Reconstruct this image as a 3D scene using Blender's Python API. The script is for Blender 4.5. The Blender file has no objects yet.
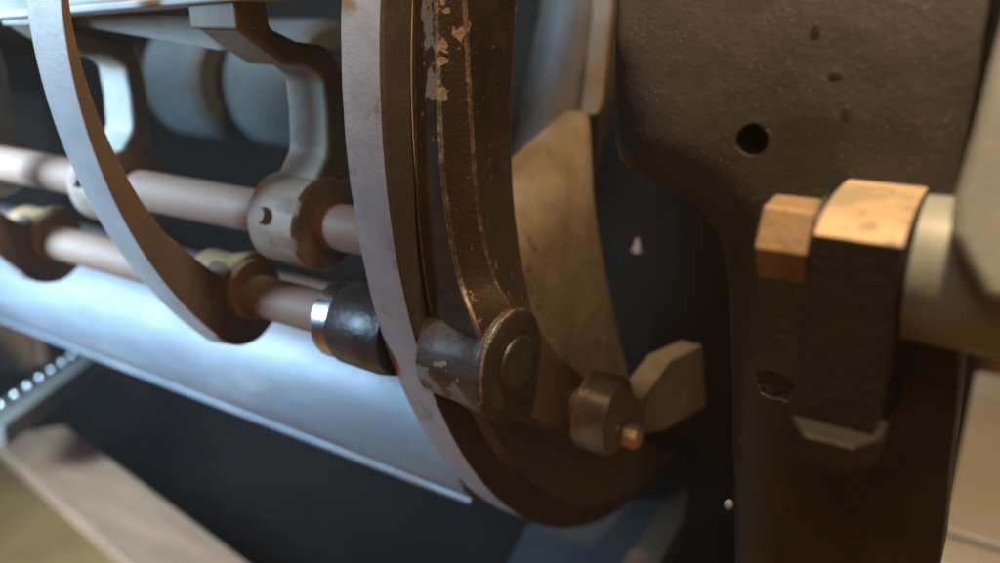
import bpy, bmesh, math, random
from mathutils import Vector, Matrix
random.seed(7)
S = bpy.context.scene
COL = S.collection

# ------------------------------------------------------------------ camera
PITCH, YAW, FPX = math.radians(18.56), math.radians(33.1), 800.0
cd = bpy.data.cameras.new('camera')
cd.sensor_width = 36.0
cd.lens = FPX / 1000.0 * 36.0
cd.clip_start, cd.clip_end = 0.01, 50.0
cam = bpy.data.objects.new('camera', cd)
cam.rotation_euler = (math.pi / 2 - PITCH, 0, YAW)
COL.objects.link(cam)
S.camera = cam
cd.dof.use_dof = True
cd.dof.focus_distance = 0.42
cd.dof.aperture_fstop = 3.4

# ------------------------------------------------------------------ world and lamps
W = bpy.data.worlds.new('World')
S.world = W
W.use_nodes = True
bg = W.node_tree.nodes['Background']
bg.inputs['Color'].default_value = (1.0, 0.93, 0.85, 1)
bg.inputs['Strength'].default_value = 0.009


def lamp(name, loc, target, energy, color, size, size_y=None):
    ld = bpy.data.lights.new(name, 'AREA')
    ld.energy, ld.color, ld.size = energy, color, size
    if size_y:
        ld.shape, ld.size_y = 'RECTANGLE', size_y
    else:
        ld.shape = 'DISK'
    o = bpy.data.objects.new(name, ld)
    o.location = loc
    o.rotation_euler = (Vector(target) - Vector(loc)).to_track_quat('-Z', 'Y').to_euler()
    COL.objects.link(o)
    return o


win = lamp('window_light', (-1.20, -0.55, 0.28), (-0.93, 0.35, -0.10), 15.0, (0.42, 0.70, 1.0), 0.4, 0.55)
win.data.spread = math.radians(54)
lamp('bulb_light', (-0.03, 0.21, 0.80), (-0.15, 0.30, -0.1), 13.0, (1.0, 0.71, 0.43), 0.10)

lamp('warm_fill', (-0.10, -0.45, 0.85), (-0.35, 0.35, -0.15), 2.4, (1.0, 0.68, 0.42), 0.5)  # added soft warm fill, in place of ceiling bounce

S.view_settings.view_transform = 'Standard'
S.view_settings.look = 'None'
S.view_settings.exposure = 0.15
S.view_settings.gamma = 1.0
S.render.engine = 'CYCLES'
S.cycles.max_bounces = 6
S.cycles.use_denoising = True

# ------------------------------------------------------------------ survey helper
# points measured on the photograph, placed on a known plane of the press
_h = Vector((-math.sin(YAW), math.cos(YAW), 0))
_r = Vector((math.cos(YAW), math.sin(YAW), 0))
_z = Vector((0, 0, 1))
_f = math.cos(PITCH) * _h - math.sin(PITCH) * _z
_u = math.sin(PITCH) * _h + math.cos(PITCH) * _z


def _ray(x, y):
    return (x - 500) / FPX * _r + (281.5 - y) / FPX * _u + _f


def ax(x, y, X):
    v = _ray(x, y)
    return v * (X / v.x)


def ay(x, y, Y):
    v = _ray(x, y)
    return v * (Y / v.y)


def az(x, y, Z):
    v = _ray(x, y)
    return v * (Z / v.z)


def ad(x, y, d):
    return _ray(x, y) * d


# ------------------------------------------------------------------ materials
def material(name, base, base2, metallic=0.0, rough=0.5, scale=40.0, bump=0.15, bump_scale=220.0,
             patch=None, patch_scale=25.0, patch_cut=0.6, patch_rough=0.75,
             wear=None, wear_size=0.003, wear_cut=0.35, wear_metal=0.0, wear_rough=0.35, stretch=None, speck=0.0, spots=None, spot_col=None,
             ior_level=0.5, rough_var=0.15, coat=0.0, fleck=None, wear_gain=6.0, wear_noise=1.4, grain=1.0):
    m = bpy.data.materials.new(name)
    m.use_nodes = True
    nt = m.node_tree
    N, L = nt.nodes, nt.links
    bs = N['Principled BSDF']
    tc = N.new('ShaderNodeTexCoord')
    vec = tc.outputs['Object']
    if stretch:
        mp = N.new('ShaderNodeMapping')
        mp.inputs['Scale'].default_value = stretch
        L.new(vec, mp.inputs['Vector'])
        vec = mp.outputs['Vector']

    def noise(sc, det=5.0, rgh=0.6, v=None):
        n = N.new('ShaderNodeTexNoise')
        n.inputs['Scale'].default_value = sc
        n.inputs['Detail'].default_value = det
        n.inputs['Roughness'].default_value = rgh
        L.new(v or vec, n.inputs['Vector'])
        return n.outputs['Fac']

    def ramp(fac, a, b):
        mr = N.new('ShaderNodeMapRange')
        mr.inputs['From Min'].default_value = a
        mr.inputs['From Max'].default_value = b
        L.new(fac, mr.inputs['Value'])
        return mr.outputs['Result']

    def mix(fac, a, b):
        mx = N.new('ShaderNodeMix')
        mx.data_type = 'RGBA'
        L.new(fac, mx.inputs[0])
        for k, c in ((6, a), (7, b)):
            if isinstance(c, tuple):
                mx.inputs[k].default_value = (*c, 1)
            else:
                L.new(c, mx.inputs[k])
        return mx.outputs[2]

    def fmix(fac, a, b):
        mx = N.new('ShaderNodeMix')
        L.new(fac, mx.inputs[0])
        for k, c in ((2, a), (3, b)):
            if isinstance(c, (int, float)):
                mx.inputs[k].default_value = c
            else:
                L.new(c, mx.inputs[k])
        return mx.outputs[0]

    def math_(op, a, b):
        mm = N.new('ShaderNodeMath')
        mm.operation = op
        for k, c in ((0, a), (1, b)):
            if isinstance(c, (int, float)):
                mm.inputs[k].default_value = c
            else:
                L.new(c, mm.inputs[k])
        return mm.outputs[0]

    n1 = noise(scale)
    n0 = noise(scale * 0.22, 3.0)
    col = mix(ramp(math_('ADD', math_('MULTIPLY', n1, 0.6), math_('MULTIPLY', n0, 0.4)), 0.36, 0.64), base, base2)
    rv = math_('ADD', math_('MULTIPLY', math_('SUBTRACT', noise(scale * 1.7), 0.5), rough_var * 2), rough)
    met = metallic
    height = noise(bump_scale, 4.0, 0.65)
    if grain != 1.0:
        height = math_('ADD', math_('MULTIPLY', height, grain), math_('MULTIPLY', noise(bump_scale * 0.13, 3.0, 0.7), grain * 2.0))
    if patch:
        pm = ramp(noise(patch_scale, 6.0, 0.62), patch_cut, patch_cut + 0.06)
        col = mix(pm, col, patch)
        rv = fmix(pm, rv, patch_rough)
        met = fmix(pm, met, 0.0)
    if spots:
        tot = None
        dn = N.new('ShaderNodeTexNoise')
        dn.inputs['Scale'].default_value = 90.0
        dn.inputs['Detail'].default_value = 6.0
        L.new(tc.outputs['Object'], dn.inputs['Vector'])
        for (c, rad) in spots:
            sb = N.new('ShaderNodeVectorMath')
            sb.operation = 'DISTANCE'
            L.new(tc.outputs['Object'], sb.inputs[0])
            sb.inputs[1].default_value = c
            q = math_('SUBTRACT', math_('MULTIPLY', math_('SUBTRACT', dn.outputs['Fac'], 0.5), rad * 7.0), math_('SUBTRACT', sb.outputs['Value'], rad))
            q = ramp(q, 0.0, 0.0006)
            tot = q if tot is None else math_('MAXIMUM', tot, q)
        col = mix(tot, col, spot_col)
        rv = fmix(tot, rv, 0.7)
        height = math_('SUBTRACT', height, math_('MULTIPLY', tot, 0.8))
    if wear:
        bv = N.new('ShaderNodeBevel')
        bv.samples = 6
        bv.inputs['Radius'].default_value = wear_size
        ge = N.new('ShaderNodeNewGeometry')
        dp = N.new('ShaderNodeVectorMath')
        dp.operation = 'DOT_PRODUCT'
        L.new(bv.outputs['Normal'], dp.inputs[0])
        L.new(ge.outputs['Normal'], dp.inputs[1])
        e = math_('SUBTRACT', 1.0, dp.outputs['Value'])
        e = math_('MULTIPLY', e, wear_gain)
        e = math_('ADD', e, math_('MULTIPLY', math_('SUBTRACT', noise(130.0, 5.0, 0.7), 0.5), wear_noise))
        em = ramp(e, wear_cut, wear_cut + 0.25)
        col = mix(em, col, wear)
        rv = fmix(em, rv, wear_rough)
        met = fmix(em, met, wear_metal) if not isinstance(met, (int, float)) or wear_metal != metallic else met
    if speck:
        sp = N.new('ShaderNodeTexVoronoi')
        sp.inputs['Scale'].default_value = 260.0
        L.new(tc.outputs['Object'], sp.inputs['Vector'])
        sm = ramp(sp.outputs['Distance'], 0.16, 0.06)
        gate = ramp(noise(60.0, 3.0), 0.52, 0.6)
        height = math_('ADD', height, math_('MULTIPLY', math_('MULTIPLY', sm, gate), speck))
    if fleck:
        fv = N.new('ShaderNodeTexVoronoi')
        fv.inputs['Scale'].default_value = 420.0
        L.new(tc.outputs['Object'], fv.inputs['Vector'])
        fm = math_('MULTIPLY', ramp(fv.outputs['Distance'], 0.22, 0.10), ramp(noise(75.0, 3.0), 0.54, 0.62))
        col = mix(fm, col, fleck)  # pale dots for dust bits, with oil sparkle put into the colour
    L.new(col, bs.inputs['Base Color'])
    L.new(rv, bs.inputs['Roughness'])
    if isinstance(met, (int, float)):
        bs.inputs['Metallic'].default_value = met
    else:
        L.new(met, bs.inputs['Metallic'])
    bs.inputs['Specular IOR Level'].default_value = ior_level
    bs.inputs['Coat Weight'].default_value = coat
    bs.inputs['Coat Roughness'].default_value = 0.25
    bp = N.new('ShaderNodeBump')
    bp.inputs['Strength'].default_value = bump
    bp.inputs['Distance'].default_value = 0.002
    L.new(height, bp.inputs['Height'])
    L.new(bp.outputs['Normal'], bs.inputs['Normal'])
    return m


# ------------------------------------------------------------------ mesh helpers
def smooth(me, ang=35):
    me.shade_smooth()
    me.set_sharp_from_angle(angle=math.radians(ang))


def link(name, verts, faces, mat, parent=None, bevel=0.0, ang=35, seg=2):
    vs = [Vector(v) for v in verts]
    if parent is None:
        lo = Vector((min(v.x for v in vs), min(v.y for v in vs), min(v.z for v in vs)))
        hi = Vector((max(v.x for v in vs), max(v.y for v in vs), max(v.z for v in vs)))
        org = Vector(((lo.x + hi.x) / 2, (lo.y + hi.y) / 2, lo.z))
    else:
        org = Vector((0, 0, 0))
        p = parent
        while p is not None:
            org += p.location
            p = p.parent
    me = bpy.data.meshes.new(name)
    me.from_pydata([tuple(v - org) for v in vs], [], faces)
    bm = bmesh.new()
    bm.from_mesh(me)
    bmesh.ops.recalc_face_normals(bm, faces=bm.faces)
    bm.to_mesh(me)
    bm.free()
    me.materials.append(mat)
    smooth(me, ang)
    o = bpy.data.objects.new(name, me)
    COL.objects.link(o)
    if parent is None:
        o.location = org
    else:
        o.parent = parent
    if bevel:
        b = o.modifiers.new('edge', 'BEVEL')
        b.width, b.segments, b.limit_method, b.angle_limit = bevel, seg, 'ANGLE', math.radians(30)
        b.harden_normals = True
    return o


def thing(name, loc, label, cat, group=None):
    o = bpy.data.objects.new(name, None)
    o.empty_display_size = 0.02
    o.location = loc
    COL.objects.link(o)
    return tag(o, label, cat, group)


def tag(o, label=None, cat=None, group=None, kind=None):
    if label:
        o['label'] = label
    if cat:
        o['category'] = cat
    if group:
        o['group'] = group
    if kind:
        o['kind'] = kind
    return o


def copy_tree(o, parent=None, off=Vector((0, 0, 0))):
    c = o.copy()
    COL.objects.link(c)
    c.parent = parent
    if parent is None:
        c.location = o.location + off
    for ch in list(o.children):
        copy_tree(ch, c)
    return c


def prism_x(poly0, poly1):
    """solid between two outlines (lists of Vector, same count)"""
    n = len(poly0)
    v = list(poly0) + list(poly1)
    f = [tuple(range(n)), tuple(range(2 * n - 1, n - 1, -1))]
    f += [(i, (i + 1) % n, n + (i + 1) % n, n + i) for i in range(n)]
    return v, f


def yz_prism(yz, x0, x1):
    return prism_x([Vector((x0, y, z)) for y, z in yz], [Vector((x1, y, z)) for y, z in yz])


def lathe_x(prof, cy, cz, n=48, cap=True):
    """profile [(x, r)...] turned about the X axis through (cy, cz)"""
    v, f = [], []
    for x, r in prof:
        for k in range(n):
            a = 2 * math.pi * k / n
            v.append(Vector((x, cy + r * math.cos(a), cz + r * math.sin(a))))
    for i in range(len(prof) - 1):
        for k in range(n):
            k2 = (k + 1) % n
            f.append((i * n + k, i * n + k2, (i + 1) * n + k2, (i + 1) * n + k))
    if cap:
        f.append(tuple(range(n - 1, -1, -1)))
        f.append(tuple((len(prof) - 1) * n + k for k in range(n)))
    return v, f


def ring_x(prof, cy, cz, n=160):
    """closed profile [(x, r)...] turned about X: a ring"""
    v, f = [], []
    m = len(prof)
    for x, r in prof:
        for k in range(n):
            a = 2 * math.pi * k / n
            v.append(Vector((x, cy + r * math.cos(a), cz + r * math.sin(a))))
    for i in range(m):
        j = (i + 1) % m
        for k in range(n):
            k2 = (k + 1) % n
            f.append((i * n + k, i * n + k2, j * n + k2, j * n + k))
    return v, f


def loft(rows, closed=True, caps=True):
    m = len(rows[0])
    v = [p for r in rows for p in r]
    f = []
    for i in range(len(rows) - 1):
        for k in range(m if closed else m - 1):
            k2 = (k + 1) % m
            f.append((i * m + k, i * m + k2, (i + 1) * m + k2, (i + 1) * m + k))
    if caps:
        f.append(tuple(range(m - 1, -1, -1)))
        f.append(tuple((len(rows) - 1) * m + k for k in range(m)))
    return v, f


def tube(p0, p1, r0, r1=None, n=40, extra=None):
    p0, p1 = Vector(p0), Vector(p1)
    r1 = r0 if r1 is None else r1
    d = (p1 - p0).normalized()
    a = d.orthogonal().normalized()
    b = d.cross(a)
    prof = extra or [(0, r0), (1, r1)]
    rows = []
    for t, r in prof:
        c = p0.lerp(p1, t)
        rows.append([c + (a * math.cos(2 * math.pi * k / n) + b * math.sin(2 * math.pi * k / n)) * r for k in range(n)])
    return loft(rows)


def resample(pts, n):
    """smooth polyline through measured points (Catmull-Rom), n samples"""
    P = [Vector(p) for p in pts]
    out = []
    for i in range(n):
        t = i / (n - 1) * (len(P) - 1)
        k = min(int(t), len(P) - 2)
        u = t - k
        p0, p1, p2, p3 = P[max(k - 1, 0)], P[k], P[k + 1], P[min(k + 2, len(P) - 1)]
        out.append(0.5 * ((2 * p1) + (p2 - p0) * u + (2 * p0 - 5 * p1 + 4 * p2 - p3) * u * u + (3 * p1 - p0 - 3 * p2 + p3) * u ** 3))
    return out


def box(lo, hi):
    x0, y0, z0 = lo
    x1, y1, z1 = hi
    v = [Vector(p) for p in ((x0, y0, z0), (x1, y0, z0), (x1, y1, z0), (x0, y1, z0), (x0, y0, z1), (x1, y0, z1), (x1, y1, z1), (x0, y1, z1))]
    return v, [(0, 3, 2, 1), (4, 5, 6, 7), (0, 1, 5, 4), (1, 2, 6, 5), (2, 3, 7, 6), (3, 0, 4, 7)]


def roughen(verts, amp, freq, seed=0.0):
    # uneven hand-worn castings: low-frequency wobble of the surface
    from mathutils import noise as mn
    out_ = []
    for p in verts:
        q = Vector(p) * freq + Vector((seed, seed * 1.7, -seed))
        out_.append(Vector(p) + mn.noise_vector(q) * amp + mn.noise_vector(q * 3.1) * amp * .4)
    return out_


def shade_faces(o, mat2, test):
    # second, darker colour on some faces, standing for shade
    o.data.materials.append(mat2)
    for p in o.data.polygons:
        if test(p):
            p.material_index = 1
    return o


# ------------------------------------------------------------------ material set
M_ring = material('grey cast steel', (0.42, 0.365, 0.345), (0.32, 0.275, 0.26), 0.15, 0.5, 45, 0.12, 260,
                  patch=(0.26, 0.20, 0.17), patch_scale=30, patch_cut=0.58, wear=(0.36, 0.25, 0.16), wear_size=0.002, wear_cut=0.75)
M_ringside = material('shaded brown ring side', (0.075, 0.055, 0.045), (0.05, 0.036, 0.03), 0.0, 0.5, 40, 0.2, 260, fleck=(0.13, 0.10, 0.08))  # dark brown that puts shade into the ring's side faces
M_armside = material('shaded brown arm side', (0.13, 0.088, 0.058), (0.085, 0.06, 0.045), 0.0, 0.55, 40, 0.25, 200,  # brown darkened to hold the side's shade; its edges are worn
                     wear=(0.50, 0.27, 0.13), wear_size=0.002, wear_cut=0.7, wear_gain=9.0)
M_arm = material('grey guide casting', (0.52, 0.52, 0.52), (0.42, 0.40, 0.39), 0.15, 0.5, 40, 0.10, 260,
                 patch=(0.22, 0.13, 0.07), patch_scale=34, patch_cut=0.64, wear=(0.55, 0.34, 0.20), wear_size=0.003, wear_cut=0.7)
M_shaft = material('dull steel shaft', (0.27, 0.152, 0.098), (0.185, 0.10, 0.065), 0.0, 0.65, 30, 0.15, 300, stretch=(0.25, 1, 1))
M_bracket = material('grey painted bracket', (0.30, 0.265, 0.215), (0.22, 0.19, 0.15), 0.05, 0.6, 38, 0.15, 200,
                     patch=(0.22, 0.14, 0.08), patch_scale=26, patch_cut=0.66)
M_hub = material('beige worn hub', (0.34, 0.25, 0.175), (0.24, 0.17, 0.12), 0.05, 0.6, 45, 0.2, 220, patch=(0.16, 0.10, 0.065), patch_scale=40, patch_cut=0.62)
M_ear = material('ochre clamp metal', (0.31, 0.18, 0.085), (0.22, 0.125, 0.06), 0.1, 0.5, 40, 0.2, 200)
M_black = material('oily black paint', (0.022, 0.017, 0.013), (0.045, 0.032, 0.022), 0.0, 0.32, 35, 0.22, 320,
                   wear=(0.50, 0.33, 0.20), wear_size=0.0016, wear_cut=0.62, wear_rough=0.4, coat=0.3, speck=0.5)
M_collar = material('black oily collar', (0.055, 0.036, 0.030), (0.030, 0.020, 0.018), 0.1, 0.34, 60, 0.3, 300, coat=0.3)
M_bright = material('bright turned steel', (0.60, 0.60, 0.60), (0.5, 0.5, 0.5), 1.0, 0.25, 40, 0.02, 300)
M_web = material('rusty brown casting', (0.205, 0.155, 0.095), (0.125, 0.086, 0.050), 0.1, 0.55, 34, 0.4, 300,
                 patch=(0.085, 0.056, 0.032), patch_scale=26, patch_cut=0.60, wear=(0.34, 0.19, 0.09), wear_size=0.002, wear_cut=0.7)
M_link = material('greasy brown link', (0.13, 0.078, 0.045), (0.08, 0.048, 0.03), 0.1, 0.42, 42, 0.25, 240,
                  patch=(0.22, 0.12, 0.06), patch_scale=60, patch_cut=0.68, wear=(0.45, 0.25, 0.13), wear_size=0.003, wear_cut=0.5, wear_gain=12.0)
M_roller = material('worn steel roller', (0.30, 0.22, 0.16), (0.18, 0.125, 0.09), 0.6, 0.38, 40, 0.08, 260, patch=(0.09, 0.05, 0.03), patch_scale=40, patch_cut=0.63,
                    wear=(0.62, 0.48, 0.34), wear_size=0.0014, wear_cut=0.6, wear_metal=0.8)
M_finger = material('bronze brown finger', (0.27, 0.22, 0.15), (0.18, 0.145, 0.10), 0.4, 0.45, 45, 0.12, 240,
                    wear=(0.5, 0.38, 0.22), wear_size=0.0012, wear_cut=0.6, wear_metal=0.5)
M_brass = material('worn brass pin', (0.75, 0.52, 0.27), (0.6, 0.4, 0.19), 0.4, 0.4, 60, 0.2, 300)
M_frame = material('rough black casting', (0.056, 0.046, 0.034), (0.023, 0.019, 0.014), 0.0, 0.48, 18, 0.42, 520,
                   patch=(0.030, 0.024, 0.018), patch_scale=22, patch_cut=0.57, grain=0.35, speck=2.2, fleck=(0.17, 0.145, 0.11))
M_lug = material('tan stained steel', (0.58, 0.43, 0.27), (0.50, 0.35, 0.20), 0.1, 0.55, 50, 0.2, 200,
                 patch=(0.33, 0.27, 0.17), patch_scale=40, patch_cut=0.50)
M_lugblack = material('near-black clamp metal', (0.030, 0.024, 0.017), (0.018, 0.014, 0.010), 0.0, 0.5, 40, 0.5, 220,
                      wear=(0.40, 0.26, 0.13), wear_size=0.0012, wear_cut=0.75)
M_bolt = material('rusty bolt steel', (0.40, 0.27, 0.15), (0.28, 0.18, 0.09), 0.2, 0.55, 70, 0.3, 240,
                  patch=(0.16, 0.085, 0.035), patch_scale=60, patch_cut=0.62)
M_lever = material('pale grey lever paint', (0.34, 0.36, 0.33), (0.24, 0.25, 0.235), 0.05, 0.5, 26, 0.15, 180,
                   patch=(0.24, 0.22, 0.17), patch_scale=20, patch_cut=0.6)
M_steel = material('brushed sheet steel', (0.20, 0.20, 0.205), (0.11, 0.11, 0.12), 0.25, 0.52, 13, 0.10, 150, stretch=(0.3, 1, 1),
                   patch=(0.15, 0.135, 0.13), patch_scale=9, patch_cut=0.60, patch_rough=0.6, fleck=(0.6, 0.6, 0.6))
M_back = material('far grey roller', (0.07, 0.075, 0.07), (0.045, 0.048, 0.045), 0.1, 0.6, 20, 0.1, 120)
M_dark = material('near-black iron and shade', (0.0050, 0.0038, 0.0028), (0.008, 0.006, 0.0045), 0.0, 0.9, 20, 0.2, 120, ior_level=0.03)  # near-black iron, also used where colour stands for deep shade
M_beam = material('grey beam paint', (0.36, 0.34, 0.30), (0.28, 0.26, 0.22), 0.1, 0.5, 24, 0.1, 160)
M_wood = material('worn pinkish plank', (0.43, 0.23, 0.125), (0.29, 0.15, 0.085), 0.0, 0.65, 40, 0.25, 120, stretch=(0.15, 1, 1))
M_floor = material('ochre floor', (0.46, 0.24, 0.07), (0.30, 0.15, 0.045), 0.0, 0.7, 9, 0.2, 60)
M_pale = material('pale board', (0.50, 0.45, 0.36), (0.42, 0.38, 0.30), 0.0, 0.6, 14, 0.15, 90, stretch=(0.3, 1, 1))
M_sheet = material('dark blued sheet', (0.040, 0.040, 0.040), (0.025, 0.026, 0.027), 0.1, 0.6, 20, 0.1, 120)
M_axle = material('blued axle steel', (0.10, 0.066, 0.036), (0.035, 0.026, 0.02), 0.0, 0.6, 20, 0.05, 120)

# ------------------------------------------------------------------ the setting
FZ = -0.70
HAZE = 0.020
v, f = box((-3, -1.5, FZ - 0.02), (2, 2.6, FZ))
tag(link('floor', v, f, M_floor), kind='structure')
v, f = box((-3, 2.61, FZ), (2, 2.63, 0.9))
tag(link('wall', v, f, M_dark), kind='structure')

# shafts: lower and upper gripper shafts, both parallel to X
LY, LZ, UY, UZ, SR = 0.362, -0.194, 0.3605, -0.130, 0.0152

# ------------------------------------------------------------------ side frame
FY = 0.345
px = [(617, -60), (616, 60), (615, 130), (619, 158), (632, 172), (655, 184), (685, 198), (708, 216), (722, 242), (728, 280), (731, 330), (733, 420), (735, 580)]
lpts = [ay(x, y, FY) for x, y in px]
rpts = [ay(x, y, FY) for x, y in [(998, -60), (975, 90), (955, 200), (957, 300), (958, 400), (950, 470), (938, 580)]]


def lerp_z(pts, z):
    if z >= pts[0].z:
        return pts[0].x
    for p, q in zip(pts, pts[1:]):
        if p.z >= z >= q.z:
            return p.x + (q.x - p.x) * (p.z - z) / max(1e-9, p.z - q.z)
    return pts[-1].x


def lean(z):
    # the casting face leans back gently towards its top
    return 1.5 * max(0.0, z + 0.10) ** 2


zs = [0.075, 0.05] + [0.03 - i * 0.0050 for i in range(68)] + [-0.45, FZ]
cols = [0, .004, .01, .02, .035, .055, .08, .11, .15, .20, .26, .33, .42, .52, .64, .78, .90, .97, 1.0]
RF = 0.024


def dist_left(x, z):
    best = 9.0
    for p, q in zip(lpts, lpts[1:]):
        d = Vector((q.x - p.x, q.z - p.z))
        w = Vector((x - p.x, z - p.z))
        t = max(0, min(1, w.dot(d) / max(1e-12, d.dot(d))))
        best = min(best, (w - d * t).length)
    return best


rows = []
for z in zs:
    xa, xb = lerp_z(lpts, z), lerp_z(rpts, z)
    k = (FY + lean(min(z, .03))) / FY
    y0 = FY + lean(min(z, .03)) + max(0, z - .03) * .23
    rr = RF * min(1.0, max(0.12, (0.0 - z) / 0.05))
    row = []
    for c in cols:
        x = xa + (xb - xa) * c
        d = dist_left(x, max(z, -.30)) if z > -.30 else x - xa
        dy = rr - math.sqrt(max(0, rr * rr - (rr - min(d, rr)) ** 2))
        kk = k * (y0 + dy) / y0
        row.append(Vector((x * kk, y0 + dy, z * kk if z > -.4 else z)))
    rows.append(row + [Vector((xb * k, FY + 0.062, row[0].z)), Vector((xa * k, FY + 0.062, row[0].z))])
v, f = loft(rows)
v = roughen(v, .0007, 38)
frame = link('side_frame', v, f, M_frame, bevel=0.003, ang=50, seg=2)
frame.modifiers['edge'].harden_normals = False
tag(frame, 'rough black cast iron side frame with a round hole, behind the tan clamp block', 'machine frame')


def cut(target, verts, faces):
    c = link('cutter', verts, faces, M_dark)
    md = target.modifiers.new('hole', 'BOOLEAN')
    md.object, md.operation, md.solver = c, 'DIFFERENCE', 'EXACT'
    return c


def blob(c, r, sx=1, sy=1, sz=1, jit=0.0, seed=1):
    rnd = random.Random(seed)
    bm = bmesh.new()
    bmesh.ops.create_icosphere(bm, subdivisions=3, radius=1)
    vs = [Vector(c) + Vector((q.co.x * r * sx, q.co.y * r * sy, q.co.z * r * sz)) * (1 + jit * (rnd.random() - .5)) for q in bm.verts]
    fs = [tuple(q.index for q in fa.verts) for fa in bm.faces]
    bm.free()
    return vs, fs


h1 = ay(752, 140, FY)
h1 = h1 * ((FY + lean(h1.z)) / FY)
cutters = [cut(frame, *tube(h1 + Vector((0, -0.01, 0)), h1 + Vector((0, 0.03, 0.0)), 0.0072, 0.0066, n=28))]
h2 = ay(770, 386, FY)
cutters.append(cut(frame, *blob(h2 + Vector((0, -0.001, 0)), 0.0095, 1.25, 0.7, 0.8, 0.3, 3)))
h3 = ay(745, 350, FY)
cutters.append(cut(frame, *blob(h3 + Vector((0, -0.002, 0)), 0.005, 1.6, 0.8, 0.6, 0.3, 5)))
# apply the cuts so that no helper remains
dg = bpy.context.evaluated_depsgraph_get()
me = bpy.data.meshes.new_from_object(frame.evaluated_get(dg))
frame.modifiers.clear()
frame.data = me
smooth(me, 40)
for c in cutters:
    bpy.data.objects.remove(c)
# raised casting lumps on the frame face
for i, (x, y, r, sx, sz) in enumerate([(835, 76, 0.0023, 1.1, 1.1), (846, 118, 0.0024, 0.8, 2.0), (815, 34, 0.0018, 1.0, 2.6)]):
    c = ay(x, y, FY)
    c = c * ((FY + lean(c.z)) / FY)
    v, f = blob(c, r, sx, 0.28, sz, 0.1, i)
    link('casting_lump', v, f, M_frame, frame)

# ------------------------------------------------------------------ big cylinder end ring
RY, RZ, RR = 0.760, -0.049, 0.443
ringt = thing('cylinder_end_ring', (-0.29, RY, RZ - RR), 'large grey steel ring with pale lavender rim and rusty brown inner web', 'machine ring')
prof = [(-0.306, RR), (-0.279, RR + 0.001), (-0.2775, RR - 0.001), (-0.2775, RR - 0.085), (-0.290, RR - 0.09), (-0.306, RR - 0.03)]
v, f = ring_x(prof, RY, RZ, 360)
v = roughen(v, .0003, 45, 1.0)
rim = shade_faces(link('rim', v, f, M_ring, ringt, ang=25), M_ringside, lambda p: abs(p.normal.x) > 0.6)  # side faces coloured darker as shade
rim.data.materials.append(M_dark)  # inward faces near-black, their shade put into the colour
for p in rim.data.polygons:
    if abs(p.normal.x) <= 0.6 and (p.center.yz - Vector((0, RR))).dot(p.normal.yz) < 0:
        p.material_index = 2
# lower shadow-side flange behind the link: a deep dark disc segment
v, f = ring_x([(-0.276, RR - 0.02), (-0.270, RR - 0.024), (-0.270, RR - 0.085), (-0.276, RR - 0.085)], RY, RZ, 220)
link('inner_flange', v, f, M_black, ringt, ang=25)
# brown web casting
rows = []
spec = [((500, 190), (594, 106), -0.296), ((504, 205), (597, 112), -0.290), ((508, 228), (599, 160), -0.272), ((512, 245), (601, 195), -0.262), ((516, 262), (604, 225), -0.257), ((522, 300), (615, 290), -0.253),
        ((530, 340), (628, 345), -0.250), ((540, 385), (640, 392), -0.248), ((550, 425), (650, 430), -0.247)]
rnd = random.Random(4)
for (a, b, X) in spec:
    row = []
    for k in range(13):
        t = k / 12
        q = ax(a[0] + (b[0] - a[0]) * t, a[1] + (b[1] - a[1]) * t, X)
        q.x += rnd.uniform(-0.0012, 0.0012)
        if k == 12:
            q.x -= 0.004
        row.append(q)
    rows.append(row)
n = len(rows[0])
allrows = [r + [Vector((-0.318, p.y, p.z)) for p in reversed(r)] for r in rows]
v, f = loft(allrows)
web = link('web', v, f, M_web, ringt, ang=60, bevel=0.0)
sub = web.modifiers.new('soft', 'SUBSURF')
sub.levels = sub.render_levels = 2
# narrow rib rising from the web
pl = [ax(x, y, -0.305) for x, y in ((599, 118), (605, 104), (612, 60), (619, 0), (623, -50), (616, -50), (612, 10), (605, 70))]
v, f = prism_x(pl, [p + Vector((-0.02, 0, 0)) for p in pl])
link('rib', v, f, M_web, ringt, bevel=0.004, seg=3)

# ------------------------------------------------------------------ rocker lever
lever = thing('rocker_lever', (-0.25, LY, LZ - 0.04), 'chipped oily black rocker lever with round boss, in front of the rusty web', 'lever')
e1 = resample([ax(x, y, -0.275) for x, y in ((413, -60), (413, 0), (414, 100), (416, 200), (421, 260), (428, 305), (437, 345), (452, 385))], 36)
e2 = resample([ax(x, y, X) for x, y, X in ((434, -60, -.252), (435, 0, -.252), (438, 100, -.252), (443, 180, -.252), (451, 240, -.251), (461, 285, -.247), (474, 322, -.2335), (492, 372, -.233))], 36)
e3 = resample([ax(x, y, X) for x, y, X in ((466, -60, -.240), (466, 0, -.240), (471, 100, -.240), (477, 190, -.240), (485, 240, -.239), (497, 280, -.235), (513, 312, -.2285), (520, 372, -.229))], 36)
e4 = resample([ax(x, y, -0.254) for x, y in ((519, -60), (517, 0), (512, 100), (513, 180), (519, 240), (527, 285), (537, 330), (540, 372))], 36)
rows = [[a, b, c, d, Vector((-0.275, d.y, d.z))] for a, b, c, d in zip(e1, e2, e3, e4)]
v, f = loft(rows)
o_lev = Vector((-0.25, LY, LZ - 0.04))


def sp(x, y, X, r):
    return (tuple(ax(x, y, X) - o_lev), r)


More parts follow.
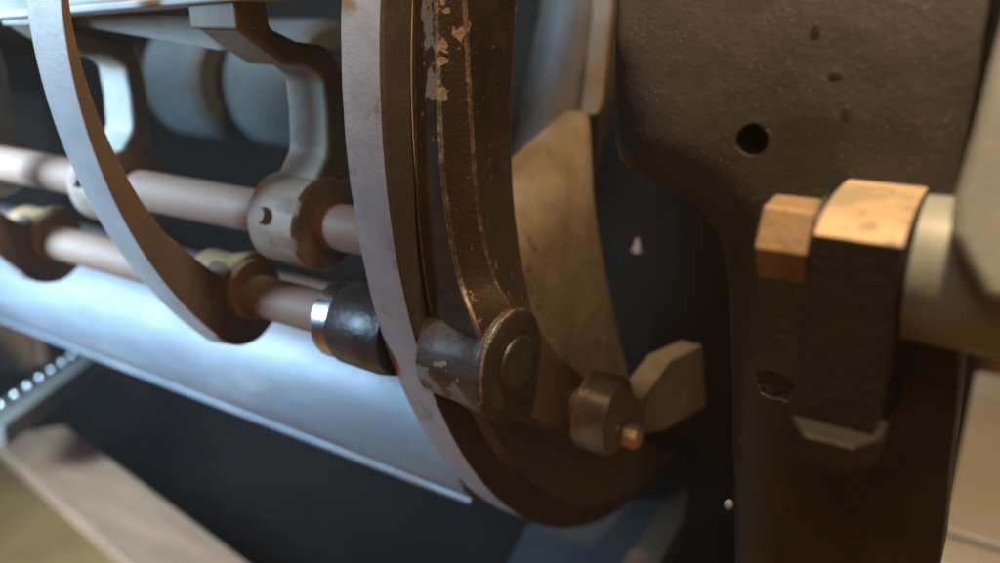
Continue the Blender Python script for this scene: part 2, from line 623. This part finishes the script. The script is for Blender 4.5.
M_leverblack = material('chipped black lever paint', (0.028, 0.020, 0.014), (0.070, 0.045, 0.027), 0.0, 0.25, 35, 0.35, 520,
                        wear=(0.50, 0.32, 0.19), wear_size=0.0036, wear_cut=0.34, wear_rough=0.35, coat=0.15, ior_level=0.45, speck=0.5, wear_gain=16.0, wear_noise=2.6, fleck=(0.16, 0.12, 0.08),
                        spots=[sp(430, -5, -0.256, 0.0076), sp(430, 12, -0.256, 0.0051), sp(425, 42, -0.262, 0.0037), sp(431, 78, -0.256, 0.0051), sp(432, 95, -0.255, 0.0059),
                               sp(457, 24, -0.247, 0.0051), sp(446, 48, -0.25, 0.0044), sp(458, 48, -0.246, 0.0034), sp(443, 60, -0.25, 0.0027), sp(469, 80, -0.246, 0.0020),
                               sp(441, 90, -0.25, 0.0048), sp(444, 196, -.25, 0.0017)], spot_col=(0.29, 0.195, 0.12))
link('arm', v, f, M_leverblack, lever, bevel=0.0012, ang=30)
def bsp(x, deg, r):
    a_ = math.radians(deg)
    return (tuple(Vector((x, LY + .031 * math.cos(a_), LZ + .031 * math.sin(a_))) - o_lev), r)


M_pin = material('oily dark pin', (0.05, 0.038, 0.026), (0.028, 0.021, 0.016), 0.2, 0.32, 45, 0.4, 420, coat=0.2, fleck=(0.15, 0.11, 0.07))
M_boss = material('worn black boss paint', (0.022, 0.018, 0.015), (0.055, 0.038, 0.025), 0.0, 0.24, 35, 0.55, 480,
                  wear=(0.40, 0.23, 0.11), wear_size=0.0034, wear_cut=0.72, coat=0.25, speck=0.6, wear_gain=13.0, wear_noise=3.6, fleck=(0.14, 0.11, 0.08),
                  spots=[bsp(-.271, 200, .009), bsp(-.262, 208, .010), bsp(-.251, 214, .010), bsp(-.241, 222, .009), bsp(-.270, 222, .010), bsp(-.255, 228, .010)], spot_col=(0.24, 0.17, 0.12))
v, f = lathe_x([(-0.277, 0.020), (-0.277, 0.0275), (-0.275, 0.029), (-0.262, .0297), (-0.245, .0308), (-0.236, .0322), (-0.2295, 0.0338), (-0.2265, 0.0330), (-0.2255, 0.031), (-0.2252, .022)], LY - .001, LZ, 72)
v = roughen(v, .0011, 55, 3.0)
boss = link('boss', v, f, M_boss, lever, ang=45)
v, f = lathe_x([(-0.2275, 0.0192), (-0.2246, 0.0186), (-0.2230, 0.0170), (-0.2222, 0.0125), (-0.2220, 0.005)], LY + .002, LZ - .002, 48)
link('pin_end', v, f, M_pin, boss, ang=60)
# link from the boss to the roller
pl = [ax(x, y, -0.231) for x, y in ((505, 318), (538, 322), (556, 350), (590, 381), (612, 388), (612, 432), (582, 440), (560, 434), (528, 420), (505, 425), (486, 412))]
v, f = prism_x(pl, [p + Vector((-0.022, 0, 0)) for p in pl])
link('link_plate', v, f, M_link, lever, bevel=0.003, seg=3)

# ------------------------------------------------------------------ roller with finger
rc = ax(618, 417, -0.200)
roll = thing('cam_roller', (-0.2, rc.y, rc.z - .025), 'small worn roller with angled bronze finger and brass pin, right of the boss', 'cam roller')
v, f = lathe_x([(-0.232, 0.014), (-0.224, 0.014), (-0.224, 0.0255), (-0.222, 0.0275), (-0.203, 0.0280), (-0.2005, 0.0270), (-0.200, 0.025)], rc.y, rc.z, 64)
link('roller', v, f, M_roller, roll, ang=35)
pl = [ax(x, y, -0.196) for x, y in ((634, 398), (640, 400), (646, 394), (671, 360), (702, 345), (706, 407), (665, 430), (646, 434))]
cc = ax(620, 418, -0.196)
for a in range(-70, -300, -23):
    pl.append(Vector((-0.196, cc.y + .0252 * math.cos(math.radians(a)), cc.z + .0252 * math.sin(math.radians(a)))))
v, f = prism_x(pl, [p + Vector((-0.019, 0, 0)) for p in pl])
link('finger', v, f, M_finger, roll, bevel=0.0012)
pc = ax(634, 437, -0.19)
v, f = lathe_x([(-0.2, 0.0080), (-0.190, 0.0084), (-0.1865, 0.0074), (-0.1850, 0.0045)], pc.y, pc.z, 9)
link('brass_pin', v, f, M_brass, roll, ang=30)
pc = ax(617, 428, -0.196)
v, f = lathe_x([(-0.199, 0.0018), (-0.1945, 0.0016), (-0.194, 0.001)], pc.y, pc.z, 10)
link('rivet', v, f, M_brass, roll, ang=50)

# ------------------------------------------------------------------ shafts and collar
v, f = lathe_x([(-1.05, SR * .9), (-1.049, SR), (-0.281, SR), (-0.28, SR * .9)], UY, UZ, 56)
tag(link('shaft', v, f, M_shaft), 'upper dull steel shaft carried by the grey hanger brackets', 'shaft')
v, f = lathe_x([(-1.05, SR * .9), (-1.049, SR), (-0.2865, SR), (-0.286, SR * .9)], LY, LZ, 56)
tag(link('shaft', v, f, M_shaft), 'lower dull steel shaft that runs into the black collar', 'shaft')
col = thing('shaft_collar', (-0.35, LY, LZ - .03), 'round black oily collar with a bright band on the lower shaft', 'collar')
v, f = ring_x([(-0.352, SR + .0003), (-0.352, 0.027), (-0.349, 0.0285), (-0.318, 0.029), (-0.3085, 0.027), (-0.3085, SR + .0003)], LY, LZ, 64)
link('collar_body', v, f, M_collar, col, ang=40)
v, f = ring_x([(-0.366, SR + .0003), (-0.366, 0.0255), (-0.3645, 0.0268), (-0.3525, 0.0268), (-0.3522, 0.025), (-0.3522, SR + .0003)], LY, LZ, 64)
link('bright_band', v, f, M_bright, col, ang=40)

# ------------------------------------------------------------------ curved guide arms on the lower shaft
arm = thing('curved_arm', (-0.468, LY, LZ - .04), 'pale grey curved arm, its shaded side coloured brown, nearest the lavender rim, clamped on the lower shaft', 'curved arm', 'curved arms clamped on the lower shaft')


def crescent(cy, cz, R, thick, a0, a1, n=44):
    o_, i_ = [], []
    for k in range(n + 1):
        t = k / n
        a = math.radians(a0 + (a1 - a0) * t)
        th = thick(t)
        o_.append((cy + R * math.cos(a), cz + R * math.sin(a)))
        i_.append((cy + (R - th) * math.cos(a), cz + (R - th) * math.sin(a)))
    return o_ + i_[::-1]


th = lambda t: 0.005 + 0.016 * min(1, max(0, t - .30) / 0.45) ** 1.2 + 0.022 * max(0, (t - .72) / .28)
near = crescent(0.5598, -0.0185, 0.303, th, 155, 224)
far = crescent(0.5729, -0.0075, 0.322, th, 157, 224)
v, f = prism_x([Vector((-0.455, y, z)) for y, z in near], [Vector((-0.480, y, z)) for y, z in far])
shade_faces(link('blade', v, f, M_arm, arm, bevel=0.0012, ang=30), M_armside, lambda p: p.normal.x > 0.6)  # side turned from the window coloured darker as shade
v, f = lathe_x([(-0.4805, 0.028), (-0.479, 0.0315), (-0.4558, 0.0315), (-0.4545, 0.029)], LY - .003, LZ - .008, 56)
v = roughen(v, .0008, 60)
hub = shade_faces(link('hub', v, f, M_armside, arm, ang=30), M_armside, lambda p: p.normal.x > 0.4)
v, f = lathe_x([(-0.502, 0.020), (-0.500, 0.0225), (-0.449, 0.0225), (-0.447, 0.020)], LY + .002, LZ + .003, 40)
link('sleeve', v, f, M_ear, arm, ang=40)
ear = [(LY - .018, LZ + .006), (LY - .016, LZ + .022), (LY + .002, LZ + .031), (LY + .020, LZ + .028), (LY + .026, LZ + .010), (LY + .012, LZ + .002)]
v, f = prism_x([Vector((-0.452, y, z)) for y, z in ear], [Vector((-0.494, LY + (y - LY) * .75, LZ + (z - LZ) * .72)) for y, z in ear])
link('clamp_ear', v, f, M_ear, arm, bevel=0.006, seg=3)
a2 = copy_tree(arm, None, Vector((-0.262, 0, 0)))
a2['label'] = 'far curved arm with ochre clamp ear, at the left edge behind the nearest one'

# ------------------------------------------------------------------ hanger brackets on the upper shaft
BX0, BX1 = -0.407, -0.370
br = thing('hanger_bracket', (-0.40, UY, UZ - .033), 'grey hanger bracket nearest the lavender rim, its hub on the upper shaft', 'bracket', 'hanger brackets on the upper shaft')


front = [(0.306, 0.03), (0.306, -0.0088), (0.320, -0.018), (0.338, -0.029), (0.358, -0.031), (0.368, -0.038), (0.369, -0.06), (0.367, -0.085), (0.352, -0.104)]
rear = [(0.386, -0.104), (0.385, -0.05), (0.383, -0.028), (0.372, -0.019), (0.350, -0.016), (0.330, -0.008), (0.326, 0.03)]
v, f = yz_prism(front + rear, BX0, BX1)
link('bracket_arm', v, f, M_bracket, br, bevel=0.004, seg=3, ang=30)
v, f = lathe_x([(-0.412, 0.026), (-0.410, 0.030), (-0.3695, 0.031), (-0.367, 0.0285)], UY, UZ, 56)
v = roughen(v, .0008, 50, 2.0)
bh = link('hub', v, f, M_hub, br, ang=45)
v, f = tube((-0.394, UY - .028, UZ + .008), (-0.394, UY - .0335, UZ + .010), 0.0060, 0.0048, n=16)
link('set_screw', v, f, M_shaft, bh, ang=40)
v, f = box((-0.4085, 0.3035, -0.0086), (-0.3685, 0.326, 0.030))
link('mounting_block', v, f, M_bracket, br, bevel=0.002)
for k, lab in ((1, 'middle grey hanger bracket, seen right behind the nearest curved arm'), (2, 'farthest grey hanger bracket, cut off by the left edge')):
    b2 = copy_tree(br, None, Vector((-0.208 * k, 0, 0)))
    b2['label'] = lab

# top beam that carries the brackets
beam = thing('top_beam', (-0.7, 0.30, 0.0), 'long grey beam with a light lower edge along the top left', 'beam')
v, f = box((-1.5, 0.314, 0.0065), (-0.31, 0.36, 0.09))
v = [p + Vector((0, 0, -.006 + .040 * (p.x + .63))) for p in v]
link('beam_body', v, f, M_beam, beam, bevel=0.003)
v, f = box((-1.5, 0.300, 0.0015), (-0.31, 0.33, 0.0062))
v = [p + Vector((0, 0, -.006 + .040 * (p.x + .63))) for p in v]
link('edge_strip', v, f, M_arm, beam, bevel=0.0015)
g0 = [(-0.66, 0.336, -0.001), (-0.41, 0.332, -0.001), (-0.41, 0.336, -0.021), (-0.43, 0.338, -0.022)]
v, f = prism_x([Vector(p) for p in g0], [Vector((p[0], p[1] + .012, p[2])) for p in g0])
link('gusset', v, f, M_beam, beam, bevel=0.001)

# ------------------------------------------------------------------ steel guide roller under the shafts
gy, gz, gr = 0.52, -0.330, 0.075
v, f = lathe_x([(-1.6, gr - .003), (-1.598, gr)] + [(-1.55 + i * .05, gr) for i in range(25)] + [(-0.332, gr), (-0.330, gr - .003)], gy, gz, 96)
gs = thing('steel_guide', (-0.9, gy, gz - gr), 'long shiny blue-white rounded steel guide under the two shafts', 'guide')
v = roughen(v, .0006, 9, 5.0)
link('guide_body', v, f, M_steel, gs)
la = math.radians(229)
v, f = lathe_x([(-1.6, .0036), (-0.334, .0036)], gy + (gr + .001) * math.cos(la), gz + (gr + .001) * math.sin(la), 16)
link('lower_lip', v, f, M_steel, gs)

# far roller behind the shafts
fr = thing('back_roller', (-0.9, 0.72, -0.16), 'blurred dark grey roller with a black band, deep behind the brackets', 'roller')
for x0, x1 in ((-0.98, -0.87), (-0.82, -0.70)):
    v, f = lathe_x([(x0, .07), (x0 + .008, .078), (x1 - .008, .078), (x1, .07)], 0.72, -0.085, 64)
    link('roller_body', v, f, M_back, fr)
v, f = lathe_x([(-1.6, .045), (-0.66, .045)], 0.72, -0.085, 48)
link('roller_core', v, f, M_dark, fr)

# inner axle seen through the ring
v, f = tube(ad(528, 300, 0.84), ad(612, -120, 0.78), 0.045, 0.045, n=64)
tag(link('inner_axle', v, f, M_axle), 'blurred dark blued steel shaft seen through the big ring', 'shaft')

# ------------------------------------------------------------------ clamp block, bolt and grey lever on the right
CY = 0.292
xl, xr = ay(812, 235, CY).x, ay(905, 243, CY).x
zt, zb = ay(812, 234, CY).z, ay(815, 421, CY).z
clamp = thing('clamp_block', ((xl + xr) / 2, CY, zb), 'tan topped upright clamp block with stained curved top on the black frame', 'clamp')
zk = ay(842, 181, FY - .004).z - zt
prof = [(CY, zb), (CY, zt), (CY + .008, zt + zk * .45), (CY + .018, zt + zk * .75), (CY + .032, zt + zk * .94), (FY - .004, zt + zk), (FY + .006, zt + zk * .98), (FY + .006, zb)]
v, f = yz_prism(prof, xl, xr)
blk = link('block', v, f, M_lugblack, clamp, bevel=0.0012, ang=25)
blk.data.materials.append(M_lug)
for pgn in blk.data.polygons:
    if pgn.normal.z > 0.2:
        pgn.material_index = 1  # upward faces tan, all others near-black
f0 = [ay(x, y, CY - 0.010) for x, y in ((826, 427), (851, 449), (893, 446), (912, 430))]
f0 += [Vector((f0[3].x, FY - .001, f0[3].z)), Vector((f0[0].x, FY - .001, f0[0].z))]
zt2 = sum(p.z for p in f0[:4]) / 4
bt = [ (xl + .001, CY - .0005), (xl + .008, CY - .013), (xr - .004, CY - .013), (xr + .003, CY - .0005), (xr + .003, FY - .001), (xl + .001, FY - .001)]
v, f = prism_x([Vector((x, y, zb)) for x, y in bt], [Vector((x, y, zb - .011)) for x, y in bt])
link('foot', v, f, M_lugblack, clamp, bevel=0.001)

bc = ay(788, 238, 0.318)
bolt = thing('hex_bolt', (bc.x, bc.y, bc.z - .017), 'rusty hexagonal bolt head sticking out left of the clamp block', 'bolt')
hx = [(bc.y + .0172 * math.cos(math.radians(a)), bc.z + .0172 * math.sin(math.radians(a))) for a in range(5, 365, 60)]
v, f = yz_prism(hx, ay(766, 238, .318).x, xl - .0028)
link('head', v, f, M_bolt, bolt, bevel=0.0012)
v, f = lathe_x([(xl - .0016, .008), (xl - .0001, .008)], bc.y, bc.z, 24)
link('shank', v, f, M_bolt, bolt)
v, f = lathe_x([(xl - .0026, .0185), (xl - .0004, .0185)], bc.y, bc.z, 32)
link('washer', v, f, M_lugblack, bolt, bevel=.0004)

gl = thing('grey_lever', (0.01, 0.31, -0.12), 'pale grey painted lever with round hub, cut off by the right edge', 'lever')
hc = ay(950, 272, 0.328)
v, f = lathe_x([(xr + .0006, .025), (xr + .0015, .0275), (0.026, .029), (0.028, .0275)], hc.y, hc.z, 56)
link('hub', v, f, M_lever, gl, ang=40)
pl = [ay(x, y, 0.286) for x, y in ((946, 235), (954, 195), (972, 130), (985, 78), (1003, 10), (1030, -60), (1200, -60), (1150, 180), (1060, 300), (985, 310))]
pl = [p * ((0.286 + .42 * max(0, p.z + .075)) / 0.286) for p in pl]
v, f = prism_x(pl, [p + Vector((0, 0.030, 0)) for p in pl])
link('arm', v, f, M_lever, gl, bevel=0.006, seg=4)

# ------------------------------------------------------------------ low things: shade underlay, plank, rail, boards
v, f = box((-1.9, 0.52, -0.699), (-0.12, 1.14, -0.688))  # added near-black sheet in place of the shade below the guide
tag(link('shade_underlay', v, f, M_dark), 'added near-black sheet standing for the deep shade under the steel roller', 'shade underlay')

d0, d1 = az(65, 425, -0.62), az(250, 563, -0.62)
e0 = az(0, 450, -0.62)
dirv = (d1 - d0).normalized()
side = Vector((dirv.y, -dirv.x, 0))
wdt = abs((e0 - d0).dot(side))
A, B = d0 + dirv * -0.0, d0 + dirv * 1.0
wdt *= 0.98
pl = [A, B, B + side * wdt, A + side * wdt - dirv * .05]
v, f = prism_x([Vector((p.x, p.y, -0.62)) for p in pl], [Vector((p.x, p.y, -0.645)) for p in pl])
tag(link('foot_plank', v, f, M_wood, bevel=0.003), 'worn pinkish wooden plank running out of the bottom left', 'plank')

r0, r1 = az(-20, 428, -0.52), ad(98, 344, 1.45)
rail = thing('riveted_rail', r0, 'dark rail with a row of shiny rivet heads at the far left', 'rail')
dv = (r1 - r0).normalized()
sv = dv.cross(Vector((0, 0, 1))).normalized()
nv = sv.cross(dv)
v, f = prism_x([r0 - sv * .03 - nv * .03, r0 + sv * .03 - nv * .03, r0 + sv * .03, r0 - sv * .03], [r1 - sv * .03 - nv * .03, r1 + sv * .03 - nv * .03, r1 + sv * .03, r1 - sv * .03])
link('rail_bar', v, f, M_bracket, rail, bevel=0.003)
for i in range(9):
    c = r0.lerp(r1, 0.12 + i * 0.1) - sv * .012
    v, f = blob(c, 0.011, 1, 1, 1)
    link('rivet', v, f, M_bright, rail)

# added black backing behind everything, standing for deep shade
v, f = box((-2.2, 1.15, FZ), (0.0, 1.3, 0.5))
tag(link('shade_backing', v, f, M_dark), 'added black backing standing for the deep shade behind the rollers', 'machine frame')
pp = thing('pink_panel', az(10, 395, -0.6), 'blurred pinkish panel beside a pale post at the left edge', 'panel')
pl = [ad(x, y, 1.62) for x, y in ((-60, 300), (8, 318), (24, 352), (30, 384), (-60, 420))]
v, f = prism_x(pl, [p + Vector((0, 0.03, 0)) for p in pl])
link('panel_face', v, f, M_pale, pp, bevel=0.004)
v, f = tube(ad(33, 300, 1.66), ad(42, 366, 1.62), 0.014, n=16)
link('post', v, f, M_arm, pp)
# added black plate as gap shade; pale tip stands for background showing through
cb = thing('gap_shade_plate', (-0.18, 0.67, -0.40), 'added black plate for the shade in the gap beside the web, with a tiny pale tip', 'shade plate')
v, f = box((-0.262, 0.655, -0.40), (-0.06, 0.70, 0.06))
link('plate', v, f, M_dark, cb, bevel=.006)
tp = ay(637, 251, 0.652)
v, f = tube(tp, tp + Vector((0, 0, 0.012)), 0.0048, 0.0006, n=4)
link('pale_gap_tip', v, f, M_armside, cb)
tp = ay(729, 505, FY + .018)
v, f = blob(tp, 0.0026, 1, 1, 1.2)
link('screw_head', v, f, M_lever, frame)
lg = thing('lower_guide', az(600, 540, -0.6), 'dim blue steel guide sheet with an ochre edge strip, under the big ring', 'guide sheet')
pl = [az(x, y, -0.58) for x, y in ((470, 640), (526, 526), (570, 500), (640, 500), (668, 500), (600, 640))]
v, f = prism_x(pl, [p + Vector((0, 0, -0.012)) for p in pl])
link('sheet', v, f, M_sheet, lg, bevel=0.002)
pl = [az(x, y, -0.575) for x, y in ((600, 640), (618, 570), (668, 500), (690, 486), (684, 520), (648, 585), (625, 640))]
v, f = prism_x(pl, [p + Vector((0, 0, -0.03)) for p in pl])
link('edge_strip', v, f, M_link, lg, bevel=0.002)
# right background: pale boards
pb = thing('pale_board', (0.3, 1.0, -0.45), 'pale beige board in the blurred background at the lower right', 'board')
v, f = box((0.0, 0.75, -0.50), (1.2, 1.16, -0.45))
link('board_top', v, f, M_pale, pb, bevel=0.004)
v, f = box((0.0, 0.70, -0.56), (1.2, 0.744, -0.455))
link('board_edge', v, f, M_pale, pb, bevel=0.004)

# added thin volume imitating the pale veil of the lens
v, f = box((-3.2, -1.7, FZ - 1.0), (2.2, 2.8, 1.0))
hz = link('lens_veil', v, f, M_dark)
tag(hz, kind='stuff')
hm = bpy.data.materials.new('thin haze')
hm.use_nodes = True
hn = hm.node_tree
for nd in list(hn.nodes):
    if nd.type == 'BSDF_PRINCIPLED':
        hn.nodes.remove(nd)
pv = hn.nodes.new('ShaderNodeVolumePrincipled')
pv.inputs['Color'].default_value = (0.95, 0.95, 0.95, 1)
pv.inputs['Density'].default_value = HAZE
hn.links.new(pv.outputs['Volume'], hn.nodes['Material Output'].inputs['Volume'])
hz.data.materials.clear()
hz.data.materials.append(hm)

bpy.context.view_layer.update()
